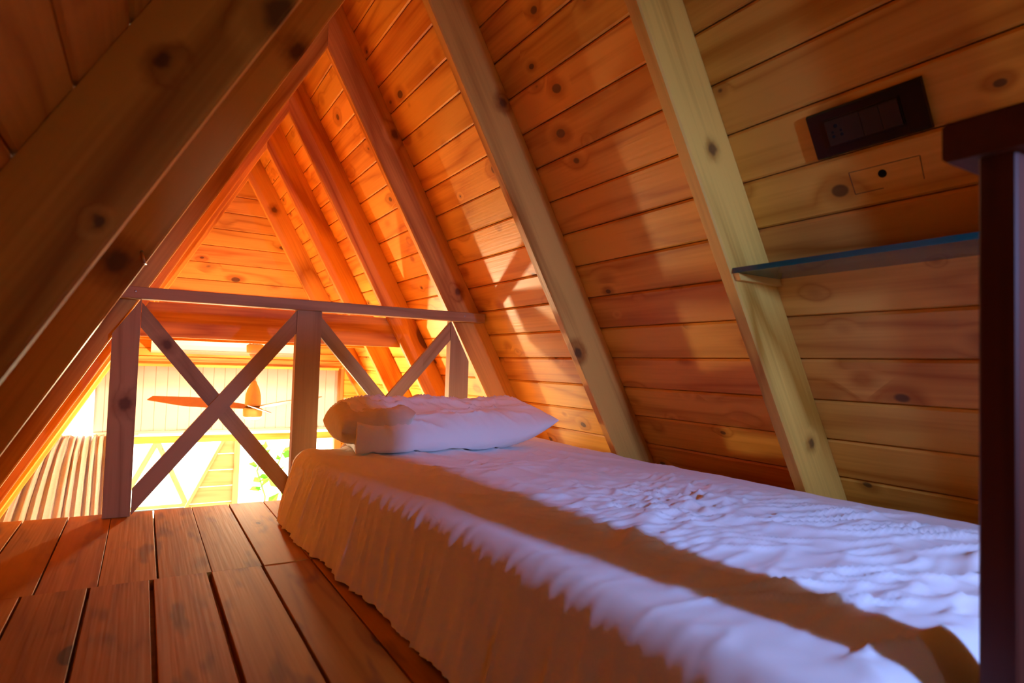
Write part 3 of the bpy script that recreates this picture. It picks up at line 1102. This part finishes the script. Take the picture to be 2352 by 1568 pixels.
# striped blind: translucent cloth
bl, nt, b = new_mat('striped_blind_cloth')
g = NG(nt)
tc = g.n('ShaderNodeTexCoord').outputs['Object']
sx = g.n('ShaderNodeSeparateXYZ')
g.l(tc, sx.inputs[0])
fr = g.m('FRACT', g.m('DIVIDE', sx.outputs[0], 0.064))
line = g.ss(g.m('ABSOLUTE', g.m('SUBTRACT', fr, 0.5)), 0.018, 0.045, 1, 0)
col = g.mix(g.m('MULTIPLY', line, 0.65), (0.62, 0.57, 0.53, 1), (0.40, 0.20, 0.13, 1))
df = g.n('ShaderNodeBsdfDiffuse')
tl = g.n('ShaderNodeBsdfTranslucent')
g.l(col, df.inputs[0])
g.l(col, tl.inputs[0])
mx = g.n('ShaderNodeMixShader')
mx.inputs[0].default_value = 0.22
g.l(df.outputs[0], mx.inputs[1])
g.l(tl.outputs[0], mx.inputs[2])
g.l(mx.outputs[0], nt.nodes['Material Output'].inputs['Surface'])
BLX0, BLX1 = -0.72, 0.69
bld = tag(empty('window_blind', (0, YF - 0.05, -0.03)), 'white blind with thin vertical stripes over the far window', 'blind')
v, f = [], []
n = 60
for j, (zz, yo) in enumerate(((0.40, 0.0), (0.25, 0.003), (0.12, 0.002), (0.02, 0.004), (0.0, 0.004))):
    for i in range(n + 1):
        xx = BLX0 + (BLX1 - BLX0) * i / n
        v.append((xx, YF - 0.055 + yo + 0.0025 * math.sin(i * 0.9 + j), zz))
for j in range(4):
    for i in range(n):
        a = j * (n + 1) + i
        f.append((a, a + 1, a + n + 2, a + n + 1))
o = mesh('cloth', [Vector(p) - Vector(bld.location) for p in v], f, bl, bld, smooth=True)
sol = o.modifiers.new('thick', 'SOLIDIFY')
sol.thickness = 0.0015
box('head_rail', (BLX0, YF - 0.07, 0.395), (BLX1, YF - 0.035, 0.412), M['beam'], bld)
box('bottom_bar', (BLX0, YF - 0.062, -0.014), (BLX1, YF - 0.040, 0.002), M['cream'], bld)

# linen curtain, pleated, on a rod
cl, nt, b = new_mat('linen')
g = NG(nt)
df = g.n('ShaderNodeBsdfDiffuse')
tl = g.n('ShaderNodeBsdfTranslucent')
n = g.n('ShaderNodeTexNoise')
n.inputs['Scale'].default_value = 120
g.l(g.n('ShaderNodeTexCoord').outputs['Object'], n.inputs['Vector'])
col = g.mix(n.outputs['Fac'], (0.62, 0.58, 0.56, 1), (0.52, 0.49, 0.47, 1))
g.l(col, df.inputs[0])
g.l(col, tl.inputs[0])
mx = g.n('ShaderNodeMixShader')
mx.inputs[0].default_value = 0.05
g.l(df.outputs[0], mx.inputs[1])
g.l(tl.outputs[0], mx.inputs[2])
g.l(mx.outputs[0], nt.nodes['Material Output'].inputs['Surface'])
CY = YF - 0.10
cur = tag(empty('curtain', (-0.85, CY, -2.0)), 'gathered beige linen curtain beside the left post', 'curtain')
v, f = [], []
nx, nz = 260, 40
for j in range(nz + 1):
    t = j / nz
    zz = -0.012 - 2.0 * t ** 1.3
    for i in range(nx + 1):
        s = i / nx
        # at the pleat line the cloth is pinched; it spreads below and follows the slope on the left
        xl = -1.0
        xr = -0.565
        xx = xl + (xr - xl) * s - 0.34 * min(1, t * 2.0) * (1 - s) ** 2.2
        depth_below = -zz
        pin = math.exp(-((depth_below - 0.10) / 0.03) ** 2)
        ph = s * 2 * math.pi * 13 + 4.5 * fbm(s * 6, 0.3, 1.0) + 0.6 * fbm(s * 5, t * 3, 2.0)
        amp = 0.019 * (1 - 0.65 * pin) * (0.6 + 0.5 * abs(fbm(s * 7, 0, 4.0)) * 2)
        if depth_below < 0.10:
            amp *= 0.75
        yy = CY + amp * math.sin(ph) + 0.006 * math.sin(ph * 2.3 + 1)
        xx += 0.005 * math.cos(ph * 2) + 0.004 * pin * math.sin(ph)
        if depth_below < 0.02:
            zz2 = zz + 0.008 * math.sin(ph * 1.0 + 0.5)
        else:
            zz2 = zz
        v.append((xx + 0.85, yy - CY, zz2 + 2.0))
for j in range(nz):
    for i in range(nx):
        a = j * (nx + 1) + i
        f.append((a, a + 1, a + nx + 2, a + nx + 1))
o = mesh('drape', v, f, cl, cur, smooth=True)
sol = o.modifiers.new('thick', 'SOLIDIFY')
sol.thickness = 0.001
tube('curtain_rod', [(-0.20, 0.02, 1.985), (0.36, 0.02, 1.985)], 0.006, M['cream'], cur)

# small white lace hanging on the right of the blind
lace = tag(empty('lace_hanging', (0.765, YF - 0.02, 0.0)), 'small white knotted lace hanging to the right of the blind', 'wall hanging')
for i in range(7):
    x = -0.018 + 0.006 * i
    pts = []
    for k in range(14):
        q = k / 13
        pts.append((x + 0.016 * math.sin(q * 11 + i * 1.7) * (0.4 + q), -0.006 - 0.004 * math.sin(q * 9 + i), 0.20 - 0.22 * q))
    tube('cord', pts, 0.0028, M['white'], lace, seg=6)

# ---------------------------------------------------------------- outside the far window
gr = plain('pale_gravel', (0.20, 0.19, 0.13), 0.9, nscale=8)
gd = tag(slab('ground', (-30, YF + 0.35, ZG - 0.12), (30, YF + 0.35, ZG - 0.12), (30, 45, ZG - 0.12), (-30, 45, ZG - 0.12), (0, 0, -1), 0.1, gr), kind='structure')
gd['label'] = 'pale ground outside the far window'
YA = 10.4
aft = tag(empty('timber_triangle', (-0.2, YA, ZG - 0.12)), 'small upright timber triangle frame seen outside through the railing', 'frame')
apx = Vector((-0.207, YA, -0.97))
lb, rb = Vector((-0.76, YA, -2.19)), Vector((0.30, YA, -2.19))
bar('leg', apx + Vector((0.03, 0, 0)), lb, 0.09, 0.06, M['outwood'], aft)
bar('leg', apx - Vector((0.03, 0.001, 0)), rb, 0.09, 0.06, M['outwood'], aft)
bar('base_bar', lb + Vector((0, 0.0, 0.02)), rb + Vector((0, 0.0, 0.02)), 0.09, 0.062, M['outwood'], aft, zdir=(0, 0, 1))
# plank screen with a sloping side
YP = 6.0
scr = tag(empty('plank_screen', (0.4, YP, ZG - 0.12)), 'plank wall with a slanted left edge outside the window', 'wall')
pz = ZG - 0.10
k = 0
while pz < -0.58:
    z1 = min(pz + 0.19, -0.47)
    def xl_(z):
        return 0.409 + (z + 0.492) * (0.409 - 0.039) / (1.273 - 0.492)
    v = []
    for yy in (0, 0.025):
        v += [(xl_(pz), yy, 0.004), (0.50, yy, 0.004), (0.50, yy, z1 - pz - 0.004), (xl_(z1), yy, z1 - pz - 0.004)]
    o = mesh('plank', v, [(0, 1, 2, 3), (7, 6, 5, 4), (0, 4, 5, 1), (1, 5, 6, 2), (2, 6, 7, 3), (3, 7, 4, 0)], M['outwood'], scr)
    set_world(o, Matrix.Translation((0, YP, pz)))
    pz = z1
bar('edge_batten', (xl_(ZG - .1) - 0.02, YP - 0.02, ZG - .1), (xl_(-0.47) - 0.02, YP - 0.02, -0.47), 0.035, 0.03, M['outwood'], scr)
box('corner_post', (0.50, YP - 0.03, ZG - 0.118), (0.565, YP + 0.04, -0.44), M['outwood'], scr, axis='z')

lf, nt, b = new_mat('leaf_green')
g = NG(nt)
df = g.n('ShaderNodeBsdfDiffuse')
tl = g.n('ShaderNodeBsdfTranslucent')
for q in (df, tl):
    q.inputs[0].default_value = (0.10, 0.34, 0.02, 1)
mx = g.n('ShaderNodeMixShader')
mx.inputs[0].default_value = 0.4
g.l(df.outputs[0], mx.inputs[1])
g.l(tl.outputs[0], mx.inputs[2])
g.l(mx.outputs[0], nt.nodes['Material Output'].inputs['Surface'])
stem_m = plain('stem_green', (0.18, 0.22, 0.05), 0.7)


def shrub(x, y, ztop, seed, label):
    rnd = random.Random(seed)
    t = tag(empty('garden_plant', (x, y, ZG - 0.12)), label, 'plant', 'plants outside the window')
    H = ztop - (ZG - 0.12)
    pts = [(0.06 * math.sin(q * 2.2), 0.02 * q, H * q / 6) for q in range(7)]
    tube('stem', pts, 0.010, stem_m, t, seg=6)
    lv, lf_ = [], []
    for k in range(26):
        q = 0.35 + 0.65 * rnd.random()
        base = Vector((0.06 * math.sin(q * 6 * 2.2), 0.1 * q, H * q))
        d = Vector((rnd.uniform(-1, 1), rnd.uniform(-1, 1), rnd.uniform(-.3, .8))).normalized()
        L = rnd.uniform(0.10, 0.20)
        w = L * 0.28
        s = d.cross(Vector((rnd.uniform(-1, 1), rnd.uniform(-1, 1), rnd.uniform(-1, 1)))).normalized()
        nn = d.cross(s)
        P = [base, base + d * L * .4 + s * w + nn * .01, base + d * L, base + d * L * .4 - s * w + nn * .01, base + d * L * .45 - nn * .008]
        me = bpy.data.meshes.new('leaf')
        me.from_pydata([tuple(p) for p in P], [], [(0, 1, 4), (1, 2, 4), (2, 3, 4), (3, 0, 4)])
        link('leaf', me, lf, t)


shrub(0.72, 5.2, -0.50, 3, 'leafy green plant outside, next to the plank wall')
shrub(0.98, 5.6, -0.62, 11, 'taller leafy green plant outside, partly behind the bed corner')
